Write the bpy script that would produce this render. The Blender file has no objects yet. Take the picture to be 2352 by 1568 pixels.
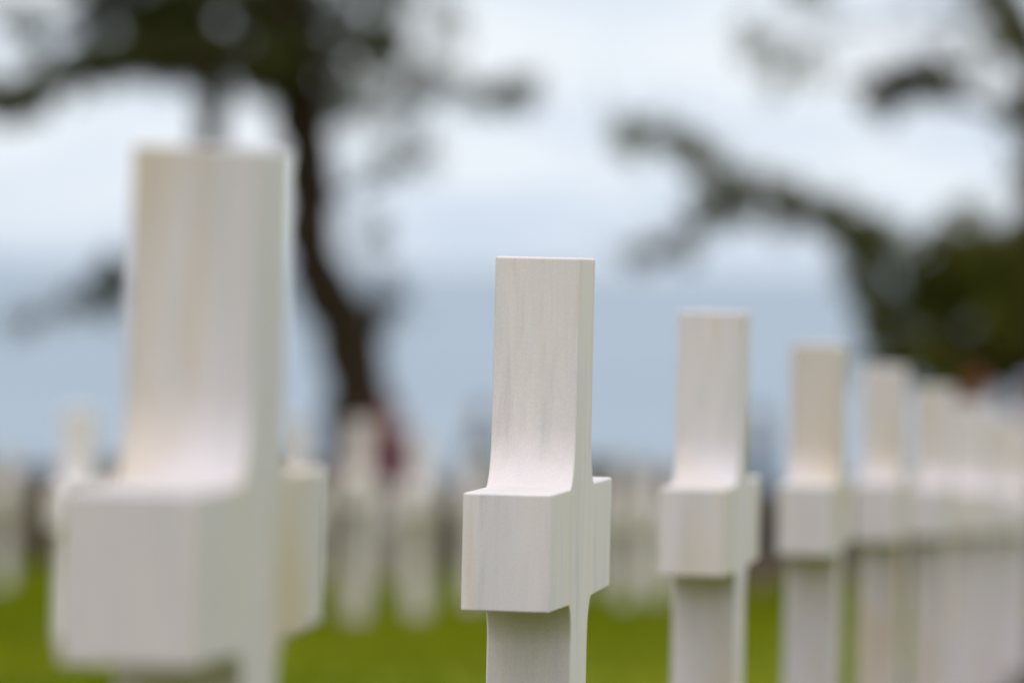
import bpy, bmesh, math, random
from mathutils import Vector, Matrix, noise

random.seed(7)
SC = bpy.context.scene
COL = SC.collection
PI = math.pi

# ------------------------------------------------------------------ helpers
def tag(o, label=None, cat=None, group=None, kind=None):
    if label: o['label'] = label
    if cat: o['category'] = cat
    if group: o['group'] = group
    if kind: o['kind'] = kind
    return o

def empty(name, loc, rz=0.0):
    o = bpy.data.objects.new(name, None)
    o.empty_display_size = 0.2
    COL.objects.link(o)
    o.location = loc
    o.rotation_euler = (0, 0, rz)
    return o

def link_mesh(name, me, mat=None, parent=None):
    o = bpy.data.objects.new(name, me)
    COL.objects.link(o)
    if mat: me.materials.append(mat)
    if parent: o.parent = parent
    return o

def from_bm(name, bm, mat=None, parent=None, smooth=True):
    me = bpy.data.meshes.new(name)
    bm.to_mesh(me); bm.free()
    if smooth:
        for p in me.polygons: p.use_smooth = True
    return link_mesh(name, me, mat, parent)

def from_py(name, vs, fs, mat=None, parent=None, smooth=False):
    me = bpy.data.meshes.new(name)
    me.from_pydata(vs, [], fs)
    me.update()
    if smooth:
        for p in me.polygons: p.use_smooth = True
    return link_mesh(name, me, mat, parent)

# ------------------------------------------------------------------ camera
LENS, SENS = 200.0, 36.0
W0, H0 = 2352.0, 1566.5            # units in which the view was surveyed
FPX = LENS / SENS * W0
CX, CY = W0 / 2, H0 / 2
HOR = 616.0                        # horizon height on the centre line
ROLL = math.radians(1.3)
EYE = 0.75
pitch = math.atan((CY - HOR) / FPX)
F = Vector((0, math.cos(pitch), -math.sin(pitch)))
R0 = Vector((1, 0, 0))
U0 = R0.cross(F)
RR = R0 * math.cos(ROLL) + U0 * math.sin(ROLL)
UU = U0 * math.cos(ROLL) - R0 * math.sin(ROLL)
CAM = Vector((0, 0, EYE))
def ray(px, py):
    return F + RR * ((px - CX) / FPX) - UU * ((py - CY) / FPX)

camd = bpy.data.cameras.new('camera')
cam = bpy.data.objects.new('camera', camd)
COL.objects.link(cam)
m = Matrix((RR, UU, -F)).transposed().to_4x4()
m.translation = CAM
cam.matrix_world = m
camd.lens = LENS; camd.sensor_width = SENS
camd.clip_start = 0.1; camd.clip_end = 200000
camd.dof.use_dof = True
camd.dof.focus_distance = 6.12
camd.dof.aperture_fstop = 3.4
camd.dof.aperture_blades = 0
SC.camera = cam

# ------------------------------------------------------------------ site geometry
D2 = 6.20
STEP = 2.08
H_TOT, S_ARM, UPPER, W_SH, SPAN, THICK = 0.92, 0.126, 0.2475, 0.140, 0.55, 0.0925
LOWER = H_TOT - S_ARM - UPPER
TOP2 = CAM + ray(1254, 590) * D2
BASE2 = TOP2 - Vector((0, 0, H_TOT))
ROWV = ray(2814, 1088); ROWV = ROWV / ROWV.dot(F)      # unit camera depth
def sstep(t):
    t = max(0.0, min(1.0, t)); return t * t * (3 - 2 * t)
def gz(x, y):
    # height of the lawn: it falls towards the sea, with a slight trough along the nearest row
    lawn = 0.330 + 0.050 * y
    if y > 56: lawn = 3.13 + 0.37 * sstep((y - 56) / 11.0) if y < 67 else 3.5
    row = 0.690 + 0.0361 * y
    off = x - (0.1253 * y - 0.72)            # sideways from the nearest row
    t = sstep((off + 1.7) / 1.3)
    g = lawn + max(0.0, row - lawn) * t * (1 - sstep((y - 34) / 10))
    return EYE - max(g, lawn)
def hit(px, py):
    d = ray(px, py)
    a, b = 8.0, 75.0
    for _ in range(50):
        m_ = (a + b) / 2; p = CAM + d * m_
        if p.z > gz(p.x, p.y): a = m_
        else: b = m_
    return CAM + d * a
def at(px, py, d):
    return CAM + ray(px, py) * d
ROWANG = math.atan2(ROWV.x, ROWV.y)    # heading of the rows, clockwise from +Y

# ------------------------------------------------------------------ materials
def mat(name):
    m = bpy.data.materials.new(name)
    m.use_nodes = True
    nt = m.node_tree
    return m, nt, nt.nodes['Principled BSDF']

def nd(nt, t, **kw):
    n = nt.nodes.new(t)
    for k, v in kw.items():
        if k in n.inputs.keys(): n.inputs[k].default_value = v
        else: setattr(n, k, v)
    return n

def ramp(nt, src, stops, interp='LINEAR'):
    r = nt.nodes.new('ShaderNodeValToRGB')
    e = r.color_ramp.elements
    r.color_ramp.interpolation = interp
    while len(e) < len(stops): e.new(0.5)
    for i, (p, c) in enumerate(stops):
        e[i].position = p; e[i].color = (c[0], c[1], c[2], 1) if not isinstance(c, float) else (c, c, c, 1)
    nt.links.new(src, r.inputs[0])
    return r

def mixc(nt, fac, a, b, mode='MIX'):
    n = nt.nodes.new('ShaderNodeMix'); n.data_type = 'RGBA'; n.blend_type = mode
    for s, v in ((0, fac), (6, a), (7, b)):
        if hasattr(v, 'links') or isinstance(v, bpy.types.NodeSocket): nt.links.new(v, n.inputs[s])
        elif isinstance(v, (int, float)): n.inputs[s].default_value = v
        else: n.inputs[s].default_value = (*v, 1)
    return n.outputs[2]

def marble():
    m, nt, b = mat('veined_white_marble')
    tc = nd(nt, 'ShaderNodeTexCoord'); oi = nd(nt, 'ShaderNodeObjectInfo')
    # every stone is cut from another place in the block
    off = nd(nt, 'ShaderNodeVectorMath', operation='SCALE'); off.inputs[0].default_value = (37.0, 19.0, 53.0)
    nt.links.new(oi.outputs['Random'], off.inputs['Scale'])
    add = nd(nt, 'ShaderNodeVectorMath', operation='ADD')
    nt.links.new(tc.outputs['Object'], add.inputs[0]); nt.links.new(off.outputs[0], add.inputs[1])
    def mapped(scale, rot=(0, 0, 0)):
        mp = nd(nt, 'ShaderNodeMapping'); mp.inputs['Scale'].default_value = scale; mp.inputs['Rotation'].default_value = rot
        nt.links.new(add.outputs[0], mp.inputs[0]); return mp.outputs[0]
    def noi(vec, sc, det=4, rough=0.55, dist=0.0):
        n = nd(nt, 'ShaderNodeTexNoise'); n.inputs['Scale'].default_value = sc; n.inputs['Detail'].default_value = det
        n.inputs['Roughness'].default_value = rough; n.inputs['Distortion'].default_value = dist
        nt.links.new(vec, n.inputs['Vector']); return n.outputs[0]
    v_long = mapped((1, 0.55, 0.11), (0.03, 0.02, 0))
    v_fine = mapped((1, 1, 0.05))
    v_pat = mapped((1, 0.7, 0.35))
    geo = nd(nt, 'ShaderNodeNewGeometry'); sx = nd(nt, 'ShaderNodeSeparateXYZ'); nt.links.new(geo.outputs['Normal'], sx.inputs[0])
    upz = nd(nt, 'ShaderNodeMath', operation='ABSOLUTE'); nt.links.new(sx.outputs[2], upz.inputs[0])
    wall = ramp(nt, upz.outputs[0], [(0.1, 1.0), (0.6, 0.15)]).outputs[0]      # saw lines are cut on the upright faces
    def times(a, b_):
        q = nd(nt, 'ShaderNodeMath', operation='MULTIPLY'); nt.links.new(a, q.inputs[0]); nt.links.new(b_, q.inputs[1]); return q.outputs[0]
    base = (0.895, 0.83, 0.832)
    g = ramp(nt, noi(v_long, 22, 5, 0.55, 0.6), [(0.40, 0.0), (0.75, 1.0)]).outputs[0]
    c = mixc(nt, g, base, (0.775, 0.757, 0.79))
    g2 = ramp(nt, noi(v_long, 48, 5, 0.6, 0.5), [(0.53, 0.0), (0.75, 0.45)]).outputs[0]
    c = mixc(nt, times(g2, wall), c, (0.58, 0.595, 0.63))
    tb = nd(nt, 'ShaderNodeAttribute'); tb.attribute_type = 'OBJECT'; tb.attribute_name = 'stain'
    t = ramp(nt, noi(v_pat, 6.5, 3, 0.5, 0.3), [(0.46, 0.0), (0.68, 1.0)]).outputs[0]
    c = mixc(nt, times(t, tb.outputs['Fac']), c, (0.78, 0.66, 0.49))
    t2 = ramp(nt, noi(v_long, 30, 4, 0.55, 0.5), [(0.56, 0.0), (0.74, 0.5)]).outputs[0]
    c = mixc(nt, times(t2, wall), c, (0.78, 0.63, 0.45))
    f = ramp(nt, noi(v_fine, 300, 3, 0.6), [(0.35, 0.0), (0.8, 0.35)]).outputs[0]
    c = mixc(nt, times(f, wall), c, (0.86, 0.86, 0.86), 'MULTIPLY')
    # one rust coloured vein down the broad face, only on the stone that has it
    so_ = nd(nt, 'ShaderNodeSeparateXYZ'); nt.links.new(tc.outputs['Object'], so_.inputs[0])
    va = nd(nt, 'ShaderNodeAttribute'); va.attribute_type = 'OBJECT'; va.attribute_name = 'vein'
    m1 = nd(nt, 'ShaderNodeMath', operation='MULTIPLY_ADD'); nt.links.new(noi(mapped((1, .1, 1)), 9, 2), m1.inputs[0]); m1.inputs[1].default_value = 0.02
    nt.links.new(so_.outputs[1], m1.inputs[2])
    dv = nd(nt, 'ShaderNodeMath', operation='SUBTRACT'); nt.links.new(m1.outputs[0], dv.inputs[0]); dv.inputs[1].default_value = 0.090
    ab = nd(nt, 'ShaderNodeMath', operation='ABSOLUTE'); nt.links.new(dv.outputs[0], ab.inputs[0])
    vm = ramp(nt, ab.outputs[0], [(0.002, 1.0), (0.011, 0.0)]).outputs[0]
    hz = ramp(nt, so_.outputs[2], [(0.0, 1.0), (0.42, 1.0), (0.50, 0.0)]).outputs[0]
    c = mixc(nt, times(times(vm, hz), va.outputs['Fac']), c, (0.80, 0.50, 0.22))
    gr = ramp(nt, noi(mapped((1, 1, 1)), 480, 3, 0.7), [(0.32, (0.90, 0.90, 0.905)), (0.7, (1, 1, 1))]).outputs[0]
    c = mixc(nt, 1.0, c, gr, 'MULTIPLY')
    tn = nd(nt, 'ShaderNodeAttribute'); tn.attribute_type = 'OBJECT'; tn.attribute_name = 'tone'
    tv = nd(nt, 'ShaderNodeVectorMath', operation='SCALE'); nt.links.new(c, tv.inputs[0]); nt.links.new(tn.outputs['Fac'], tv.inputs['Scale']); c = tv.outputs[0]
    # pits
    p = ramp(nt, noi(v_pat, 210, 2, 0.5), [(0.77, 0.0), (0.80, 0.5)]).outputs[0]
    c = mixc(nt, p, c, (0.45, 0.33, 0.2))
    nt.links.new(c, b.inputs['Base Color'])
    b.inputs['Roughness'].default_value = 0.55
    b.inputs['Specular IOR Level'].default_value = 0.35
    b.inputs['Subsurface Weight'].default_value = 0.08
    b.inputs['Subsurface Radius'].default_value = (1.0, 0.8, 0.6)
    b.inputs['Subsurface Scale'].default_value = 0.006
    bp = nd(nt, 'ShaderNodeBump'); bp.inputs['Strength'].default_value = 0.06; bp.inputs['Distance'].default_value = 0.001
    nt.links.new(noi(v_fine, 300, 3, 0.6), bp.inputs['Height']); nt.links.new(bp.outputs[0], b.inputs['Normal'])
    return m
MARBLE = marble()

def noisy(name, c1, c2, scale=8.0, rough=0.9, det=4, spec=0.2, c3=None, coord='Object', dist=0):
    m, nt, b = mat(name)
    tc = nd(nt, 'ShaderNodeTexCoord')
    n = nd(nt, 'ShaderNodeTexNoise'); n.inputs['Scale'].default_value = scale; n.inputs['Detail'].default_value = det
    n.inputs['Distortion'].default_value = dist
    nt.links.new(tc.outputs[coord], n.inputs['Vector'])
    st = [(0.35, c1), (0.65, c2)] if c3 is None else [(0.3, c1), (0.5, c2), (0.7, c3)]
    r = ramp(nt, n.outputs[0], st)
    nt.links.new(r.outputs[0], b.inputs['Base Color'])
    b.inputs['Roughness'].default_value = rough
    b.inputs['Specular IOR Level'].default_value = spec
    return m
LAWN = noisy('lawn_soil_green', (0.105, 0.162, 0.002), (0.205, 0.220, 0.004), 0.8, 1.0, 6, 0.05)
BLADE = noisy('grass_blade', (0.115, 0.170, 0.002), (0.215, 0.235, 0.004), 0.9, 0.9, 3, 0.02)
CLIFF = noisy('bluff_scrub', (0.06, 0.08, 0.03), (0.16, 0.14, 0.08), 0.08, 1.0, 6, 0.05)
BARK = noisy('pine_bark', (0.020, 0.014, 0.009), (0.050, 0.036, 0.022), 6.0, 1.0, 6, 0.05)
FOL = noisy('pine_foliage', (0.034, 0.040, 0.014), (0.095, 0.105, 0.026), 1.2, 0.9, 4, 0.06, (0.058, 0.066, 0.018))
FOL2 = noisy('dense_pine_foliage', (0.040, 0.044, 0.014), (0.15, 0.155, 0.028), 0.9, 0.9, 4, 0.04, (0.080, 0.088, 0.018))
HEDGE = noisy('hedge_leaves', (0.075, 0.066, 0.042), (0.16, 0.135, 0.10), 1.5, 0.95, 4, 0.05, (0.095, 0.09, 0.055))

# added dark earth strip, out of view by the nearest row, dims bounce under arms
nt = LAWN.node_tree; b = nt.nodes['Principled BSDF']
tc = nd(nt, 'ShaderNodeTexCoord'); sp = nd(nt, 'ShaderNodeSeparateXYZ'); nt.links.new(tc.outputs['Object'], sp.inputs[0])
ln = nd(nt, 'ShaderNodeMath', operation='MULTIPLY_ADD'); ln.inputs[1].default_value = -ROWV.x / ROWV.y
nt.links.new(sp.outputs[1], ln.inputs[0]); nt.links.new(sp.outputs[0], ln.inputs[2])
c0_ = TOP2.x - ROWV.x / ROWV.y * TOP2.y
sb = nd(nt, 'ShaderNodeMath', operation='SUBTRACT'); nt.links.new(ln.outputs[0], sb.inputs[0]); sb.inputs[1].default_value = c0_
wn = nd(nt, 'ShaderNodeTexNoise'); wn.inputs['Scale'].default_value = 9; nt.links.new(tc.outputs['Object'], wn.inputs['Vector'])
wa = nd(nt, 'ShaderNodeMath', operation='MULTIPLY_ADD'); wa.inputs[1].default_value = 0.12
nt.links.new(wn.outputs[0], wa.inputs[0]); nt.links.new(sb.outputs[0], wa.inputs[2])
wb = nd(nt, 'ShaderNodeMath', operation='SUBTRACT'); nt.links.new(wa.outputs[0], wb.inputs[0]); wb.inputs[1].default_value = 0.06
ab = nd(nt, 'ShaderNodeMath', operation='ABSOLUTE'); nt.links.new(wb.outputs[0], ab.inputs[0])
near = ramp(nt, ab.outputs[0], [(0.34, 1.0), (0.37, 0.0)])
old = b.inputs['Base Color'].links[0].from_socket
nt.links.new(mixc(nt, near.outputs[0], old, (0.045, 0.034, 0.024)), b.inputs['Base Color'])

# water
m, nt, b = mat('sea_water')
tc = nd(nt, 'ShaderNodeTexCoord')
n1 = nd(nt, 'ShaderNodeTexNoise'); n1.inputs['Scale'].default_value = 0.002; n1.inputs['Detail'].default_value = 6
nt.links.new(tc.outputs['Object'], n1.inputs['Vector'])
r = ramp(nt, n1.outputs[0], [(0.3, (0.285, 0.365, 0.445)), (0.7, (0.335, 0.42, 0.505))])
nt.links.new(r.outputs[0], b.inputs['Base Color'])
b.inputs['Roughness'].default_value = 0.6
b.inputs['Specular IOR Level'].default_value = 0.25
WATER = m

# ------------------------------------------------------------------ the setting
def terrain():
    xs = [-4000, -900, -400, -200, -120] + [-80 + i * 5.0 for i in range(14)] + [-12 + i * 0.6 for i in range(46)] + [20 + i * 5.0 for i in range(13)] + [120, 200, 400, 900, 4000]
    ys = [-4000, -500, -200, -80, -30, -10, 0] + [4 + i * 1.5 for i in range(50)] + [81, 84, 90, 100, 115, 135, 155, 180]
    vs, fs = [], []
    SEA = -52.0
    for y in ys:
        for x in xs:
            z = gz(x, min(y, 78))
            if y < 0: z = gz(-50, 0) if y < -10 else gz(x, 0)
            if y > 78:
                t = (y - 78) / (180 - 78)
                e = 1 - (1 - t) ** 1.6
                z = z + (SEA - 4 - z) * e + noise.noise(Vector((x * .05, y * .08, 3))) * 3 * t
            vs.append((x, y, z))
    nx = len(xs)
    for j in range(len(ys) - 1):
        for i in range(nx - 1):
            a = j * nx + i
            fs.append((a, a + 1, a + nx + 1, a + nx))
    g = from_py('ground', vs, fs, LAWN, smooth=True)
    g.data.materials.append(CLIFF)
    for p in g.data.polygons:
        if p.center.y > 80: p.material_index = 1
    tag(g, 'green mown lawn falling gently towards the sea', 'lawn', kind='structure')
    S = 150000
    w = from_py('sea', [(-S, 150, SEA), (S, 150, SEA), (S, S, SEA), (-S, S, SEA)], [(0, 1, 2, 3)], WATER)
    tag(w, 'pale grey blue sea reaching to a soft horizon', 'sea', kind='structure')
terrain()

def grass():
    vs, fs = [], []
    rnd = random.Random(3)
    n = 0
    for _ in range(110000):
        y = 5 + 55 * rnd.random() ** 1.3
        half = y * 0.12 + 2.0
        x = rnd.uniform(-half, half)
        if abs(x - (TOP2.x + (y - TOP2.y) * ROWV.x / ROWV.y)) < 0.35: continue  # no blades on the added dark strip
        z = gz(x, y)
        s = 0.6 + y / 30
        h = rnd.uniform(0.02, 0.042) * min(s, 1.5); w = 0.004 * s
        a = rnd.uniform(0, 2 * PI); dx, dy = math.cos(a) * w, math.sin(a) * w
        lx, ly = rnd.gauss(0, .012), rnd.gauss(0, .012)
        i = len(vs)
        vs += [(x - dx, y - dy, z - .004), (x + dx, y + dy, z - .004), (x + lx, y + ly, z + h)]
        fs.append((i, i + 1, i + 2))
    g = from_py('grass', vs, fs, BLADE)
    tag(g, 'short mown grass blades covering the cemetery lawn', 'grass', kind='stuff')
grass()

# ------------------------------------------------------------------ marble crosses
def cross_mesh():
    """Latin cross headstone: outline in the (arm, height) plane with concave fillets, cut to a thick slab."""
    hw, hs = W_SH / 2, SPAN / 2
    zb, zt = LOWER, LOWER + S_ARM
    RT, RB, XT, XB = 0.066, 0.044, 0.040, 0.034
    pts = []
    def arc(cx, cz, rx, rz, a0, a1, n=14):
        for i in range(n + 1):
            a = a0 + (a1 - a0) * i / n
            pts.append((cx + rx * math.cos(a), cz + rz * math.sin(a)))
    foot = hw * 1.06
    pts.append((foot, -0.30))
    arc(hw + XB, zb - RB, XB, RB, PI, PI / 2)         # under the right arm
    pts.append((hs, zb + 0.002)); pts.append((hs, zt))
    arc(hw + XT, zt + RT, XT, RT, -PI / 2, -PI)        # above the right arm
    pts.append((hw - 0.001, H_TOT)); pts.append((-hw + 0.001, H_TOT))
    arc(-hw - XT, zt + RT, XT, RT, 0, -PI / 2)
    pts.append((-hs, zt)); pts.append((-hs, zb + 0.002))
    arc(-hw - XB, zb - RB, XB, RB, PI / 2, 0)
    pts.append((-foot, -0.30))
    bm = bmesh.new()
    t = THICK / 2
    A = [bm.verts.new((-t, a, z)) for a, z in pts]
    B = [bm.verts.new((t, a, z)) for a, z in pts]
    fa = bm.faces.new(A); fb = bm.faces.new(list(reversed(B)))
    n = len(pts)
    for i in range(n):
        j = (i + 1) % n
        bm.faces.new((A[j], A[i], B[i], B[j]))
    bmesh.ops.recalc_face_normals(bm, faces=bm.faces)
    bm.edges.ensure_lookup_table()
    es = [e for e in bm.edges if len(e.link_faces) == 2 and e.calc_face_angle(0) > 0.6]
    bmesh.ops.bevel(bm, geom=es, offset=0.0028, segments=3, profile=0.5, affect='EDGES', clamp_overlap=True)
    bmesh.ops.triangulate(bm, faces=[f for f in bm.faces if len(f.verts) > 8])
    me = bpy.data.meshes.new('marble_cross')
    bm.to_mesh(me); bm.free()
    for p in me.polygons: p.use_smooth = True
    me.materials.append(MARBLE)
    return me
CM = cross_mesh()
KEEP_CROSS = []
def cross(base, label, group, rz=0.0, lean=(0, 0), stain=0.5, vein=0.0):
    o = bpy.data.objects.new('marble_cross', CM)
    COL.objects.link(o)
    mo = o.modifiers.new('normals', 'WEIGHTED_NORMAL'); mo.keep_sharp = False; mo.weight = 90
    o.location = base
    o.rotation_euler = (math.radians(lean[0]), math.radians(lean[1]), -ROWANG + math.radians(rz))
    o['tone'] = 1.0 if vein else random.uniform(0.86, 1.04); o['stain'] = stain; o['vein'] = vein
    tag(o, label, 'grave cross', group)
    return o

G1 = 'white marble crosses in the nearest row'
near_labels = {
    -1: 'largest and nearest white marble cross, very blurred, filling the left of the photo',
    0: 'white marble cross in sharp focus with fine grey and tan vertical veins, centre',
    1: 'slightly blurred marble cross standing directly behind the sharply focused one in its row',
    2: 'cream tinged marble cross, second behind the sharply focused one in its row',
    3: 'tan stained marble cross with its top against the left edge of the dark tree',
    4: 'blurred marble cross just left of the person in dark red',
    5: 'narrow blurred marble cross directly below the person in dark red',
    6: 'faint marble cross at the right edge of the photo, last whole one there',
    7: 'marble cross cut by the right edge, behind the last whole cross there',
}
leans = {-1: (0, 0.5), 0: (0, 0), 1: (0, -0.15), 2: (0, 0.2), 3: (0, -0.2), 4: (0, .1)}
stains = {-1: 1.7, 0: 0.15, 1: 0.7, 2: 0.75, 3: 1.6, 4: .8, 5: .6, 6: .5, 7: .5}
for k in range(-1, 8):
    p = TOP2 + ROWV * (STEP * k)
    sz = 1.0
    if k == -1: sz = 0.962         # this stone is a little squatter and sits higher in the turf
    o = cross((p.x, p.y, p.z - H_TOT * sz - max(0, k - 3) * 0.014), near_labels[k], G1, rz={0: -0.4, -1: 0.0}.get(k, random.uniform(-.5, .5)), lean=leans.get(k, (0, 0)),
              stain=stains[k], vein=1.0 if k == 0 else 0.0)
    o.scale = (1, 1, sz)

G2 = 'white marble crosses in the second row'
second = [      # x, top, turf line
    (170, 938, 1590, 'blurred marble cross rising behind the left arm of the large near cross'),
    (668, 962, 1438, 'marble cross hidden behind the large near cross except its top over the right arm'),
    (815, 964, 1438, 'blurred marble cross standing right under the foot of the leaning tree trunk'),
    (958, 1000, 1438, 'blurred marble cross standing below the person in maroon'),
    (1084, 1042, 1402, 'blurred marble cross just left of the arm of the sharply focused cross'),
    (1436, 1066, 1386, 'blurred marble cross just right of the shaft of the sharply focused cross'),
    (1507, 1072, 1374, 'blurred marble cross just left of the first cross behind the sharp one'),
    (4, 1036, 1336, 'blurred marble cross cut off by the left edge of the photo'),
]
for px, tp, py, lb in second:
    d = H_TOT * FPX / (py - tp)
    cross(at(px, py, d), lb, G2, rz=random.uniform(-1, 1), lean=(random.uniform(-.3, .3), random.uniform(-.4, .4)))

G3 = 'white marble crosses in the distant rows'
side = Vector((math.cos(ROWANG), -math.sin(ROWANG)))      # to the right of the row direction
rowd = Vector((math.sin(ROWANG), math.cos(ROWANG)))
org = Vector((TOP2.x, TOP2.y))
cnt = 0
for r in range(2, 7):
    lat = -2.35 * r
    for k in range(9, 26):
        d = k * STEP + (r % 2) * 0.9
        q = org + side * lat + rowd * d
        if q.y > 57 or q.y < 42: continue
        base = Vector((q.x, q.y, gz(q.x, q.y)))
        v = base + Vector((0, 0, .35)) - CAM
        dd = v.dot(F); px = CX + v.dot(RR) / dd * FPX
        if px < -40 or px > 2400: continue
        if 30 < px < 72 and q.y < 50: continue
        cross(base, 'tiny blurred white marble cross in the distant rows before the hedge', G3, rz=random.uniform(-1, 1))
        cnt += 1
print('distant crosses', cnt)

# ------------------------------------------------------------------ trees
def tube(bm, pts, rads, seg=10, wob=0.0, seed=0):
    rings = []
    for i, p in enumerate(pts):
        d = (pts[min(i + 1, len(pts) - 1)] - pts[max(i - 1, 0)]).normalized()
        a = d.orthogonal().normalized() if abs(d.z) > .95 else d.cross(Vector((0, 0, 1))).normalized()
        b2 = d.cross(a)
        ring = []
        for s in range(seg):
            an = 2 * PI * s / seg
            rr = rads[i] * (1 + wob * noise.noise(Vector((p.x * 3 + s * 1.7, p.y + seed, p.z * 3))))
            ring.append(bm.verts.new(p + a * math.cos(an) * rr + b2 * math.sin(an) * rr))
        rings.append(ring)
    for i in range(len(rings) - 1):
        for s in range(seg):
            bm.faces.new((rings[i][s], rings[i][(s + 1) % seg], rings[i + 1][(s + 1) % seg], rings[i + 1][s]))
    bm.faces.new(rings[-1])

def spline(ps, rs, n=6):
    P, Rr = [], []
    for i in range(len(ps) - 1):
        p0, p1, p2, p3 = ps[max(i - 1, 0)], ps[i], ps[i + 1], ps[min(i + 2, len(ps) - 1)]
        for k in range(n):
            t = k / n
            P.append(0.5 * ((2 * p1) + (p2 - p0) * t + (2 * p0 - 5 * p1 + 4 * p2 - p3) * t * t + (3 * p1 - p0 - 3 * p2 + p3) * t ** 3))
            Rr.append(rs[i] + (rs[i + 1] - rs[i]) * t)
    P.append(ps[-1]); Rr.append(rs[-1])
    return P, Rr

def needle_mesh(clumps, rnd, size=0.12):
    """clumps: (centre, (rx,ry,rz), tufts, needles per tuft). Tufts are small sprays of needle-like leaves."""
    vs, fs = [], []
    for c, rad, nt_, nn, gaps in clumps:
        for _ in range(nt_):
            while True:
                u = Vector((rnd.uniform(-1, 1), rnd.uniform(-1, 1), rnd.uniform(-1, 1)))
                if u.length <= 1: break
            tc_ = c + Vector((u.x * rad[0], u.y * rad[1], u.z * rad[2]))
            if gaps and noise.noise(tc_ * 2.3) + 0.5 * noise.noise(tc_ * 5.1) > 0.12: continue     # open gaps between the sprays
            ts = rnd.uniform(0.08, 0.22)
            for _ in range(nn):
                v = Vector((rnd.gauss(0, 1), rnd.gauss(0, 1), rnd.gauss(0, 1) + .3)).normalized()
                p = tc_ + v * ts * rnd.random() * .8
                L = size * rnd.uniform(.7, 1.5); w = size * rnd.uniform(.16, .3)
                s = v.cross(Vector((rnd.gauss(0, 1), rnd.gauss(0, 1), rnd.gauss(0, 1)))).normalized() * w
                i = len(vs)
                vs += [p - s * .4, p + v * L * .5 - s, p + v * L, p + v * L * .5 + s]
                fs.append((i, i + 1, i + 2, i + 3))
    return vs, fs

def build_tree(name, label, group, foot_px, d0, trunk, limbs, clumps, fol, seed, scale_t=1.0, lush=1.0, gap_min=1.5):
    rnd = random.Random(seed)
    def P(px, py, dd=0.0):
        return at(px, py, d0 + dd)
    foot = P(*foot_px); foot.z = gz(foot.x, foot.y)
    root = empty(name, foot)
    tag(root, label, 'tree', group)
    def loc(v): return v - foot
    k = FPX / d0
    ps = [Vector((0, 0, -.4)) ] + [loc(P(a[0], a[1], a[3] if len(a) > 3 else 0)) for a in trunk]
    rs = [trunk[0][2] / k / 2 * 1.35 * scale_t] + [a[2] / k / 2 * scale_t for a in trunk]
    A, B_ = spline(ps, rs, 7)
    bm = bmesh.new(); tube(bm, A, B_, 12, .35, seed)
    from_bm('trunk', bm, BARK, root)
    for lm in limbs:
        ps = [loc(P(a[0], a[1], a[3] if len(a) > 3 else 0)) for a in lm]
        rs = [a[2] / k / 2 for a in lm]
        A, B_ = spline(ps, rs, 6)
        bm = bmesh.new(); tube(bm, A, B_, 8, .3, seed + 3)
        # twigs off the limb
        for _ in range(int(len(A) * 1.5)):
            i = rnd.randrange(1, len(A))
            q = A[i]; v = Vector((rnd.gauss(0, 1), rnd.gauss(0, 1), rnd.gauss(0.3, .8))).normalized()
            l = rnd.uniform(.2, .6)
            tube(bm, [q, q + v * l * .5 + Vector((0, 0, .03)), q + v * l], [.014, .009, .004], 5)
        from_bm('limb', bm, BARK, root)
    cl = []
    for (px, py, rx, ry, dens, dd) in clumps:
        rX, rZ = rx / k, ry / k
        rY = max(.3, (rX + rZ) / 2)
        area = PI * rX * rZ
        nt_ = max(2, int(area * 17 * lush * dens ** 1.1 * (1 if dens > .6 else 2)))
        cl.append((loc(P(px, py, dd)), (rX, rY, rZ), nt_, 60 if dens > .6 else 30, dens >= gap_min))
    vs, fs = needle_mesh(cl, rnd)
    from_py('crown', vs, fs, fol, root)
    return root

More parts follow.
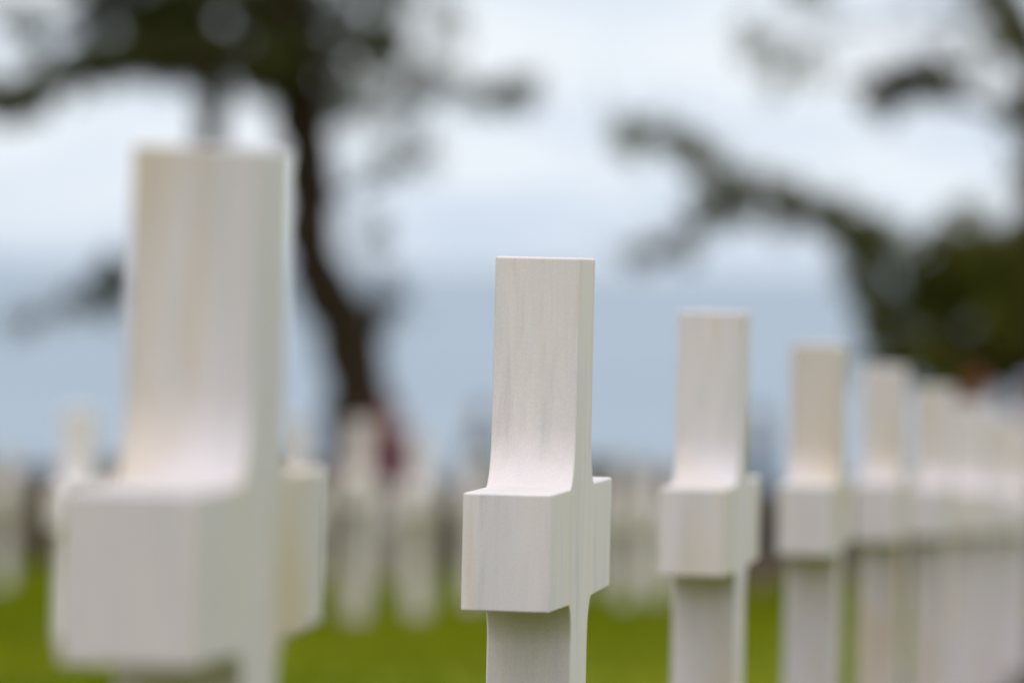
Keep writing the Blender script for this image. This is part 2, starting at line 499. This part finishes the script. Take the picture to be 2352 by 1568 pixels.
# left pine: leaning trunk that bends left then rises straight
T1 = 66.0
build_tree('pine_tree', 'dark pine with a bent leaning trunk rising between the two nearest crosses', 'pine trees on the lawn',
    (838, 1190), T1,
    [(832, 1080, 92), (826, 960, 84), (812, 850, 80), (782, 740, 76), (738, 640, 72), (712, 560, 68), (706, 450, 66), (704, 360, 62),
     (690, 250, 66), (672, 120, 66), (655, 0, 62), (640, -200, 56), (655, -450, 44), (660, -800, 28), (650, -1150, 10)],
    [[(690, 270, 46), (640, 200, 40, -.5), (540, 160, 34, -1.0), (380, 140, 34, -1.3), (200, 180, 28, -1.5), (0, 235, 22, -1.6), (-200, 270, 12, -1.8)],
     [(668, 90, 40), (560, 20, 34, .6), (380, 10, 26, 1.0), (200, -20, 16, 1.3)],
     [(700, 330, 30), (735, 240, 26, .6), (770, 150, 20, 1), (820, 40, 16, 1.3), (900, -60, 10, 1.6)],
     [(700, 180, 30), (800, 130, 18, -.6), (930, 120, 14, -1), (1050, 190, 12, -1.3), (1190, 215, 6, -1.5)],
     [(740, 480, 16), (800, 440, 12, -.5), (900, 400, 10, -.9), (980, 340, 4, -1.2)],
     [(828, 850, 34), (870, 760, 26, .4), (885, 700, 16, .8), (890, 620, 8, 1.0)],
     [(640, -200, 40), (400, -330, 26, .8), (100, -380, 14, 1.4)], [(650, -420, 36), (900, -560, 22, -.8), (1200, -600, 10, -1)]],
    # x, y, rx, ry, density, depth offset
    [(20, 225, 90, 38, 1.45, -1.6), (10, 230, 70, 30, 1.4, -1.3), (110, 200, 80, 36, 1.45, -1.5), (200, 170, 75, 36, 1.45, -1.3), (210, 165, 75, 42, 2.4, -1.4), (300, 145, 80, 45, 2.6, -1.2), (390, 135, 80, 50, 2.6, -1.0),
     (480, 150, 60, 40, 1.6, -.8), (600, 165, 80, 40, 1.8, -.6), (640, 110, 70, 60, 1.6, -.4), (630, 190, 60, 50, 2.2, 0),
     (250, 35, 90, 30, 1.8, 1.2), (330, 70, 70, 50, 1.9, 1), (190, 5, 70, 24, 1.6, 1.2), (150, 60, 50, 26, 0.7, 1.0), (240, 100, 60, 34, .7, 1.3), (420, 10, 60, 20, 0.7, .8),
     (560, 40, 80, 50, 1.7, .5), (480, 110, 30, 30, 1.2, .5), (640, 30, 90, 60, 1.6, .3), (700, 100, 60, 60, 1.0, 0),
     (490, 215, 30, 55, .9, 0), (640, 240, 45, 40, 1.6, .2), (700, 300, 40, 60, 1.0, .2), (740, 230, 60, 60, .9, .6), (760, 150, 60, 70, .45, 1),
     (790, 40, 80, 60, .45, 1.2), (900, 90, 50, 80, .8, -1), (860, 170, 70, 60, .45, -.7), (960, 160, 70, 80, .38, -1.2), (830, 260, 60, 50, .35, 0),
     (930, 20, 70, 60, .45, 1), (1030, 60, 60, 60, .25, -1), (1140, 218, 62, 26, 1.9, -1.5), (1180, 200, 40, 24, 1.0, -1.4), (1060, 210, 50, 30, .45, -1.3),
     (890, 400, 55, 35, .35, -.9), (950, 360, 45, 20, .3, -1.1), (890, 640, 50, 90, .16, .9), (900, 300, 50, 80, .2, .6), (880, 740, 40, 60, .3, .9), (870, 500, 60, 80, .16, .7),
     (720, 20, 70, 40, .55, .6), (850, 110, 70, 50, .5, .4), (780, 260, 40, 50, .5, .3), (930, 230, 50, 50, .3, -.8), (60, 60, 60, 30, .4, 1.2), (100, 130, 60, 26, .35, 1), (420, 75, 60, 40, 1.4, .9), (540, 100, 40, 40, 1.1, .6), (340, 20, 70, 24, 1.4, 1.1),
     (60, 745, 50, 45, .4, 0), (265, 650, 45, 50, 1.2, .3), (235, 710, 60, 50, .45, .3), (130, 700, 50, 30, .2, .3), (20, 20, 60, 30, .6, 1.3),
     (620, -40, 130, 60, 1.2, 0), (300, -60, 220, 50, 1.2, 1), (800, -60, 160, 60, .8, 0), (420, -320, 300, 90, 1.3, .8), (60, -380, 180, 70, 1.2, 1.4),
     (900, -520, 260, 90, 1.3, -.8), (1180, -600, 160, 70, 1.2, -1), (650, -760, 240, 100, 1.4, 0), (655, -1080, 160, 110, 1.6, 0), (640, -1250, 90, 80, 1.6, 0), (540, -540, 200, 80, 1.3, -.6)],
    FOL, 11, 1.85, 1.75)

# slender second pine, its trunk hidden behind the large cross
build_tree('pine_tree', 'slender pine whose thin trunk meets the top of the large near cross', 'pine trees on the lawn',
    (480, 1180), T1 + 8,
    [(478, 1000, 50), (470, 700, 44), (476, 450, 40), (484, 300, 40), (486, 200, 38), (478, 80, 30), (480, -150, 24), (470, -500, 14)],
    [[(484, 180, 22), (430, 110, 16, .5), (360, 70, 8, 1)], [(482, 120, 22), (560, 70, 14, -.6), (640, 60, 8, -1)], [(472, 740, 16), (380, 690, 12, .3), (270, 640, 9, .5), (200, 690, 6, .4), (70, 735, 3, .2)]],
    [(400, 80, 60, 40, 1.6, .8), (440, 0, 90, 22, 1.2, 0), (590, 70, 50, 40, .9, -.8), (480, -160, 160, 80, 1.2, 0), (475, -420, 130, 110, 1.3, 0)],
    FOL, 12, 1.7, 1.3)

# right tree: dense low mass and a long limb sweeping up to the left
build_tree('spreading_pine_tree', 'dense dark pine at the right with one long limb sweeping up to the left', 'pine trees on the lawn',
    (2420, 1180), T1 - 6,
    [(2400, 1080, 120), (2370, 900, 110), (2350, 740, 105), (2370, 560, 96), (2400, 380, 88), (2390, 200, 80), (2350, 60, 70), (2290, -80, 56), (2300, -400, 40), (2320, -800, 18)],
    [[(2350, 740, 60), (2200, 640, 40, -.5), (2040, 570, 30, -.9), (1900, 480, 24, -1.1), (1730, 420, 18, -1.3), (1590, 345, 13, -1.4), (1470, 305, 12, -1.5), (1390, 280, 4, -1.5)],
     [(1800, 450, 18, -1.2), (1680, 490, 14, -1), (1600, 530, 10, -.8), (1450, 590, 5, -.6)],
     [(2400, 320, 40), (2300, 260, 30, .6), (2180, 225, 22, .9), (2060, 200, 14, 1.1), (1950, 180, 6, 1.1)],
     [(2350, 60, 34), (2200, 40, 16, .8), (1980, 60, 10, 1), (1780, 130, 5, 1.2)],
     [(2360, 900, 50), (2240, 820, 36, -.4), (2100, 780, 20, -.8), (2010, 790, 8, -1)],
     [(2350, -100, 40), (2050, -250, 22, .8), (1800, -260, 10, 1)]],
    [(1500, 318, 55, 22, 1.3, -1.5), (1580, 345, 60, 26, 1.9, -1.4), (1650, 385, 55, 30, 1.5, -1.4), (1720, 430, 60, 34, 1.4, -1.3), (1800, 455, 65, 30, 1.5, -1.2),
     (1880, 485, 60, 26, 1.5, -1.1), (1950, 510, 55, 28, 1.3, -1), (2010, 560, 60, 42, 2.0, -.9), (1420, 290, 40, 40, .45, -1.5), (1460, 340, 40, 30, .3, -1.5),
     (1640, 500, 55, 42, 1.1, -1), (1700, 490, 60, 40, .9, -1), (1760, 500, 60, 30, .9, -1), (1590, 540, 40, 26, .6, -1), (1450, 590, 62, 28, .95, -.6), (1560, 570, 40, 24, .25, -.7),
     (2060, 610, 70, 55, 2.0, -.8), (2150, 640, 90, 80, 2.6, -.6), (2260, 620, 90, 90, 2.8, -.3), (2350, 640, 80, 90, 2.8, 0), (2180, 560, 60, 40, 1.6, -.3), (2310, 550, 70, 36, 1.6, 0),
     (2040, 690, 50, 50, 1.0, -.8), (2110, 720, 70, 60, 2.2, -.6), (2220, 740, 90, 70, 3.0, -.3), (2330, 760, 90, 80, 3.0, 0), (2080, 800, 50, 50, 1.4, -.7), (2150, 830, 70, 60, 2.4, -.5),
     (2260, 830, 80, 60, 3.0, -.2), (2350, 840, 60, 50, 2.6, 0), (2060, 840, 40, 34, 1.5, -.7), (2000, 620, 40, 34, .9, -.9), (2190, 880, 60, 34, 1.6, -.3), (1990, 740, 26, 60, .4, -.8),
     (1975, 640, 45, 60, 1.1, -.9), (2000, 760, 45, 60, 1.3, -.8), (1960, 570, 45, 45, 1.3, -1), (2030, 850, 45, 36, 1.4, -.8), (2240, 500, 60, 26, .8, -.2), (1900, 530, 50, 30, .7, -1),
     (2060, 195, 60, 36, 2.4, 1), (2130, 195, 70, 42, 2.4, 1), (2200, 225, 50, 26, 1.4, .9), (2270, 240, 60, 30, .7, .7), (2230, 180, 50, 30, .6, .8), (2020, 225, 40, 24, 1.0, 1), (2150, 120, 60, 30, .2, .9),
     (1760, 130, 50, 40, .55, 1.2), (1790, 190, 45, 32, .6, 1.2), (1720, 90, 40, 34, .25, 1.2), (1880, 150, 60, 30, .15, 1.1),
     (2320, 50, 40, 70, 1.5, 0), (2345, 130, 30, 60, 1.7, 0), (2290, 0, 40, 40, 1.5, 0), (2352, 300, 30, 60, .5, 0), (2350, 440, 24, 60, .9, 0), (2290, 130, 40, 40, .45, .2),
     (1800, -10, 90, 14, .8, 1), (1900, -260, 220, 70, 1.3, .8), (2250, -250, 240, 100, 1.4, 0), (2320, -620, 260, 120, 1.5, 0), (2320, -900, 150, 100, 1.6, 0),
     (2500, 300, 140, 120, 1.8, 0), (2560, 60, 160, 90, 1.7, 0), (2520, 560, 130, 90, 2.2, 0), (2540, 760, 120, 90, 2.2, 0), (2600, -250, 200, 110, 1.5, 0)],
    FOL2, 13, 1.0, 1.35, 2.0)

# ------------------------------------------------------------------ hedge
def hedge():
    rnd = random.Random(5)
    Y0 = 62.0
    vs, fs = [], []
    bm = bmesh.new()
    x0, x1, hh, th = -22.0, 22.0, 1.12, 0.9
    nseg = 110
    prof = [(-th / 2, -.1), (-th / 2 * 1.05, hh * .5), (-th / 2 * .8, hh * .9), (0, hh), (th / 2 * .8, hh * .9), (th / 2 * 1.05, hh * .5), (th / 2, -.1)]
    rings = []
    c0 = Vector((0, Y0, gz(0, Y0)))
    for i in range(nseg + 1):
        x = x0 + (x1 - x0) * i / nseg
        hv = 1 + .22 * noise.noise(Vector((x * .5, 0, 0)))
        z = gz(x, Y0) - c0.z
        rings.append([bm.verts.new((x, a * 1.0 + .05 * noise.noise(Vector((x * 2, a, b_))), z + b_ * hv + .05 * noise.noise(Vector((x * 3, b_ * 3, 1))))) for a, b_ in prof])
    for i in range(nseg):
        for j in range(len(prof) - 1):
            bm.faces.new((rings[i][j], rings[i + 1][j], rings[i + 1][j + 1], rings[i][j + 1]))
    root = empty('hedge', c0)
    tag(root, 'low dark clipped hedge running behind the distant crosses', 'hedge')
    from_bm('branch_mass', bm, HEDGE, root)
    for _ in range(30000):
        x = rnd.uniform(-9, 9)
        hv = 1 + .22 * noise.noise(Vector((x * .5, 0, 0)))
        j = rnd.randrange(len(prof) - 1); t = rnd.random()
        a = prof[j][0] * (1 - t) + prof[j + 1][0] * t; b_ = prof[j][1] * (1 - t) + prof[j + 1][1] * t
        p = Vector((x, a, gz(x, Y0) - c0.z + b_ * hv)) + Vector((rnd.gauss(0, .04), rnd.gauss(0, .04), rnd.gauss(0, .04)))
        v = Vector((rnd.gauss(0, 1), rnd.gauss(0, 1), rnd.gauss(0, 1))).normalized(); s = v.orthogonal().normalized() * .018
        i = len(vs); L = .05
        vs += [p, p + v * L * .5 - s, p + v * L, p + v * L * .5 + s]; fs.append((i, i + 1, i + 2, i + 3))
    from_py('leaves', vs, fs, HEDGE, root)
hedge()

# ------------------------------------------------------------------ people
def plain(name, c, rough=0.8):
    return noisy(name, tuple(v * .85 for v in c), tuple(min(1, v * 1.12) for v in c), 9.0, rough, 3, .2)
SKIN = plain('skin', (0.50, 0.31, 0.23), .55)

def skinned(name, verts, edges, radii, mt, parent, root_i=0, sub=2):
    me = bpy.data.meshes.new(name)
    me.from_pydata([Vector(v) for v in verts], edges, [])
    o = link_mesh(name, me, mt, parent)
    o.modifiers.new('skin', 'SKIN')
    if not me.skin_vertices: me.skin_vertices
    lay = me.skin_vertices[0].data if me.skin_vertices else None
    if lay is None:
        return o
    for i, r in enumerate(radii):
        r = (r, r) if not isinstance(r, tuple) else r
        lay[i].radius = r
    lay[root_i].use_root = True
    s = o.modifiers.new('sub', 'SUBSURF'); s.levels = sub; s.render_levels = sub
    for mo in o.modifiers:
        if mo.type == 'SKIN': mo.use_smooth_shade = True
    return o

def person(loc, rz, label, top, bottom, hair, H=1.72, stride=0.25, bag=False, hair_len=.0):
    root = empty('person', loc, rz)
    tag(root, label, 'person', None)
    s = H / 1.72
    st = stride
    def V(x, y, z): return (x * s, y * s, z * s)
    # body: pelvis root, torso, neck, head, legs, arms, five fingers a side  (faces -Y)
    v = [V(0, 0, .95), V(0, 0, 1.12), V(0, -.01, 1.30), V(0, 0, 1.43), V(0, -.005, 1.50), V(0, -.015, 1.58), V(0, -.02, 1.66)]
    e = [(0, 1), (1, 2), (2, 3), (3, 4), (4, 5), (5, 6)]
    r = [(.14, .10), (.125, .09), (.15, .105), (.07, .06), (.052, .055), (.074, .09), (.068, .082)]
    def add(p, par, rad):
        v.append(p); e.append((par, len(v) - 1)); r.append(rad); return len(v) - 1
    hands = []
    for sd in (-1, 1):
        f = st * sd
        h = add(V(.09 * sd, 0, .90), 0, .085)
        kn = add(V(.095 * sd, -f * .45 - .02, .50), h, .058)
        an = add(V(.095 * sd, -f * .9 + (.05 if f < 0 else 0), .09), kn, .038)
        add(V(.10 * sd, -f * .9 - .15, .04), an, .034)
        sh = add(V(.175 * sd, 0, 1.40), 3, .055)
        el = add(V(.23 * sd, f * .35 + .02, 1.14), sh, .042)
        wr = add(V(.235 * sd, f * .75 - .06, .90), el, .028)
        pa = add(V(.235 * sd, f * .85 - .085, .83), wr, (.024, .034))
        for q in range(4):
            k1 = add(V(.235 * sd, f * .9 - .12 + q * .02, .775), pa, .0095)
            add(V(.225 * sd, f * .9 - .125 + q * .02, .735 + abs(q - 1.3) * .008), k1, .008)
        t1 = add(V(.215 * sd, f * .85 - .13, .81), pa, .011)
        add(V(.205 * sd, f * .85 - .15, .78), t1, .009)
        hands.append(pa)
    body = skinned('body', v, e, r, SKIN, root)
    bm = bmesh.new()
    bmesh.ops.create_cone(bm, segments=8, radius1=.016 * s, radius2=.004 * s, depth=.035 * s, cap_ends=True,
                          matrix=Matrix.Translation(V(0, -.112, 1.60)) @ Matrix.Rotation(math.radians(70), 4, 'X'))
    from_bm('nose', bm, SKIN, body)
    eye_m = plain('eye_dark', (.03, .02, .02), .3)
    for sd in (-1, 1):
        bm = bmesh.new()
        bmesh.ops.create_uvsphere(bm, u_segments=8, v_segments=6, radius=.028 * s, matrix=Matrix.Translation(V(.076 * sd, -.005, 1.60)) @ Matrix.Diagonal((.35, .7, 1.1, 1)))
        from_bm('ear', bm, SKIN, body)
        bm = bmesh.new()
        bmesh.ops.create_uvsphere(bm, u_segments=8, v_segments=6, radius=.011 * s, matrix=Matrix.Translation(V(.03 * sd, -.100, 1.625)))
        from_bm('eye', bm, eye_m, body)
    bm = bmesh.new()
    bmesh.ops.create_uvsphere(bm, u_segments=8, v_segments=6, radius=.022 * s, matrix=Matrix.Translation(V(0, -.098, 1.565)) @ Matrix.Diagonal((1, .4, .3, 1)))
    from_bm('mouth', bm, plain('lips', (.4, .15, .13), .5), body)
    # jacket
    v = [V(0, 0, .86), V(0, 0, 1.0), V(0, 0, 1.15), V(0, -.005, 1.32), V(0, 0, 1.43), V(0, 0, 1.475)]
    e = [(0, 1), (1, 2), (2, 3), (3, 4), (4, 5)]
    r = [(.185, .135), (.17, .125), (.155, .12), (.18, .13), (.10, .085), (.068, .07)]
    for sd in (-1, 1):
        f = st * sd
        sh = add(V(.18 * sd, 0, 1.40), 4, .078)
        el = add(V(.235 * sd, f * .35 + .02, 1.14), sh, .062)
        add(V(.24 * sd, f * .72 - .055, .92), el, .046)
    skinned('jacket', v, e, r, plain('cloth_' + label[:12], top), root, 1)
    v = [V(0, 0, .93)]; e = []; r = [(.155, .115)]
    for sd in (-1, 1):
        f = st * sd
        h = add(V(.095 * sd, 0, .86), 0, .10)
        kn = add(V(.097 * sd, -f * .45 - .02, .50), h, .074)
        add(V(.097 * sd, -f * .9 + (.05 if f < 0 else 0), .11), kn, .058)
    skinned('trousers', v, e, r, plain('trouser_' + label[:12], bottom), root)
    for sd in (-1, 1):
        f = st * sd
        v = [V(.098 * sd, -f * .9 + (.05 if f < 0 else 0) + .03, .05), V(.10 * sd, -f * .9 - .16, .04)]
        skinned('shoe', v, [(0, 1)], [.05, .042], plain('shoe', (.03, .03, .03), .5), root)
    # hair
    bm = bmesh.new()
    bmesh.ops.create_uvsphere(bm, u_segments=20, v_segments=14, radius=.105 * s, matrix=Matrix.Translation(V(0, .018, 1.645)) @ Matrix.Diagonal((.92, 1.02, 1.0 + hair_len, 1)))
    for vv in bm.verts:
        if vv.co.y < -.055 * s and vv.co.z < 1.67 * s: vv.co.y = -.055 * s
        if vv.co.z < (1.60 - hair_len * .5) * s: vv.co.z = (1.60 - hair_len * .5) * s
        vv.co += Vector((1, 1, 1)) * noise.noise(vv.co * 30) * .006
    from_bm('hair', bm, plain('hair', hair, .6), root)
    return root

def stand(px, d):
    p = at(px, 1250, d); p.z = gz(p.x, p.y); return p
person(stand(898, 57.5), .5, 'person in a maroon jacket standing before the hedge, right of the tree trunk', (.15, .045, .075), (.20, .17, .15), (.22, .08, .10), 1.77, .22)
person(stand(846, 59), 2.6, 'person in a dark red top half hidden by the foot of the leaning trunk', (.19, .03, .035), (.16, .14, .13), (.08, .02, .015), 1.70, .15)
person(stand(1100, 59), -1.0, 'person in a pale grey blue jacket just left of the sharply focused cross', (.24, .30, .36), (.18, .19, .22), (.16, .19, .23), 1.78, .1)
person(stand(1738, 59), 1.2, 'person in a dark blue jacket half hidden behind the cross after the sharp one', (.09, .13, .20), (.14, .14, .16), (.09, .10, .13), 1.78, .12)
person(stand(2238, 45), .3, 'person with red hair and dark red coat before the dense dark tree', (.17, .025, .015), (.04, .03, .03), (.17, .03, .015), 1.76, .15, hair_len=.3)
person(stand(2358, 44), -.4, 'person in a pale blue top at the right edge of the photo', (.55, .60, .72), (.25, .27, .33), (.40, .43, .55), 1.74, .15)

# ------------------------------------------------------------------ pink flowers set on the grass
def bouquet(base):
    root = empty('flower_bouquet', base)
    tag(root, 'bunch of pale pink flowers standing on the grass between the blurred crosses', 'flowers')
    rnd = random.Random(9)
    bs, bl = bmesh.new(), bmesh.new()
    for i in range(26):
        a = rnd.uniform(0, 2 * PI); q = rnd.random() ** .5 * .075
        h = rnd.uniform(.10, .27)
        tip = Vector((math.cos(a) * q, math.sin(a) * q, h))
        tube(bs, [Vector((tip.x * .2, tip.y * .2, -.01)), Vector((tip.x * .5, tip.y * .5, h * .5)), tip], [.003, .003, .002], 5)
        for k in range(3):     # leaves
            z = rnd.uniform(.3, .8) * h; c = Vector((tip.x * z / h, tip.y * z / h, z)); v = Vector((rnd.gauss(0, 1), rnd.gauss(0, 1), .6)).normalized() * .045
            s = v.cross(Vector((0, 0, 1))).normalized() * .01
            vv = [bs.verts.new(x) for x in (c, c + v * .5 - s, c + v, c + v * .5 + s)]; bs.faces.new(vv)
        for ring, (n_, rr, up) in enumerate(((6, .022, .2), (5, .015, .9), (3, .008, 1.8))):
            for k in range(n_):
                an = 2 * PI * k / n_ + ring
                v = Vector((math.cos(an), math.sin(an), up)).normalized() * rr * 1.5
                s = Vector((-math.sin(an), math.cos(an), 0)) * rr * .75
                vv = [bl.verts.new(x) for x in (tip, tip + v * .6 - s, tip + v + Vector((0, 0, .004)), tip + v * .6 + s)]; bl.faces.new(vv)
    from_bm('stems', bs, noisy('flower_stem', (.05, .10, .03), (.08, .14, .04), 20), root)
    from_bm('blossoms', bl, noisy('pink_petal', (.62, .38, .40), (.75, .52, .52), 30), root)
bouquet(hit(1742, 1392))

# ------------------------------------------------------------------ light
SUN_EL, SUN_AZ = math.radians(62), math.radians(200)     # azimuth clockwise from +Y: behind the camera, a little left
ZENITH = 1.02
w = bpy.data.worlds.new('World'); SC.world = w
w.use_nodes = True
nt = w.node_tree
bg = nt.nodes['Background']
sky = nt.nodes.new('ShaderNodeTexSky'); sky.sky_type = 'NISHITA'; sky.sun_disc = False
sky.sun_elevation = SUN_EL; sky.sun_rotation = SUN_AZ
sky.dust_density = 3.0
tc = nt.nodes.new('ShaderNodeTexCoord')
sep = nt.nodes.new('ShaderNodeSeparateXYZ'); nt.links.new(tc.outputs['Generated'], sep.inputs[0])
# cloud deck: luminous over the sea and overhead, unseen side darkened low down to deepen under-arm shade
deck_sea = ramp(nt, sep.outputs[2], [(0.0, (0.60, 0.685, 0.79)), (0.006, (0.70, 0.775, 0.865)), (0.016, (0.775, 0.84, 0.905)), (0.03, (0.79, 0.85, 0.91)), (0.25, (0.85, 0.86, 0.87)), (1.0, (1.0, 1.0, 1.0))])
deck_unseen = ramp(nt, sep.outputs[2], [(0.0, (0.08, 0.08, 0.09)), (0.12, (0.13, 0.125, 0.14)), (0.25, (1.02, 0.985, 1.06)), (0.55, (1.06, 1.02, 1.08)), (1.0, (1.0, 1.0, 1.0))])
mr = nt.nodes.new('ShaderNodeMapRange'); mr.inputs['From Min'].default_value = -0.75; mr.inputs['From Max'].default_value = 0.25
lr = nt.nodes.new('ShaderNodeMath'); lr.operation = 'MULTIPLY_ADD'; lr.inputs[1].default_value = 0.45  # carries the added low darkness round to the left
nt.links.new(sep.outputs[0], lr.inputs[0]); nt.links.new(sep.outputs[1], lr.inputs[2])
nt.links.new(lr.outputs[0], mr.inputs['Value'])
deck = mixc(nt, mr.outputs[0], deck_unseen.outputs[0], deck_sea.outputs[0])
zen = nt.nodes.new('ShaderNodeMapRange'); zen.inputs['From Min'].default_value = 0.12; zen.inputs['To Min'].default_value = 1.0; zen.inputs['To Max'].default_value = ZENITH
nt.links.new(sep.outputs[2], zen.inputs['Value'])
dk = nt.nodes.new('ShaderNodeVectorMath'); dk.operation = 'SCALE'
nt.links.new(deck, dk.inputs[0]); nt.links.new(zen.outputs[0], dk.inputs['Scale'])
mp = nt.nodes.new('ShaderNodeMapping'); mp.inputs['Scale'].default_value = (1, 1, 3.0)
nt.links.new(tc.outputs['Generated'], mp.inputs[0])
cn = nt.nodes.new('ShaderNodeTexNoise'); cn.inputs['Scale'].default_value = 22; cn.inputs['Detail'].default_value = 5
nt.links.new(mp.outputs[0], cn.inputs['Vector'])
cr = ramp(nt, cn.outputs[0], [(0.32, (0.83, 0.87, 0.94)), (0.58, (1.03, 1.02, 1.01))])
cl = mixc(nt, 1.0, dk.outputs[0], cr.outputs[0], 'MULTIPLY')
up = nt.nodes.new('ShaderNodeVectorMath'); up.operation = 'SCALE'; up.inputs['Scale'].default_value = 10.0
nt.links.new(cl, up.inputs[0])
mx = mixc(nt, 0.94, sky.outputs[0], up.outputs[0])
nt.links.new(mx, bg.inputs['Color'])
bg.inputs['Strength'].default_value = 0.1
sd = bpy.data.lights.new('sun', 'SUN'); sd.energy = 0.6; sd.angle = math.radians(25); sd.color = (1, .965, .94)
so = bpy.data.objects.new('sun', sd); COL.objects.link(so)
dirv = Vector((math.sin(SUN_AZ) * math.cos(SUN_EL), math.cos(SUN_AZ) * math.cos(SUN_EL), math.sin(SUN_EL)))
so.rotation_euler = dirv.to_track_quat('Z', 'Y').to_euler()
so.location = (0, 0, 30)

# ------------------------------------------------------------------ render settings
SC.view_settings.view_transform = 'Standard'
SC.view_settings.look = 'None'
SC.view_settings.exposure = 0.17
SC.view_settings.gamma = 1.0
SC.render.engine = 'CYCLES'
SC.cycles.use_denoising = True
SC.cycles.max_bounces = 6
SC.cycles.diffuse_bounces = 4
SC.cycles.sample_clamp_indirect = 8
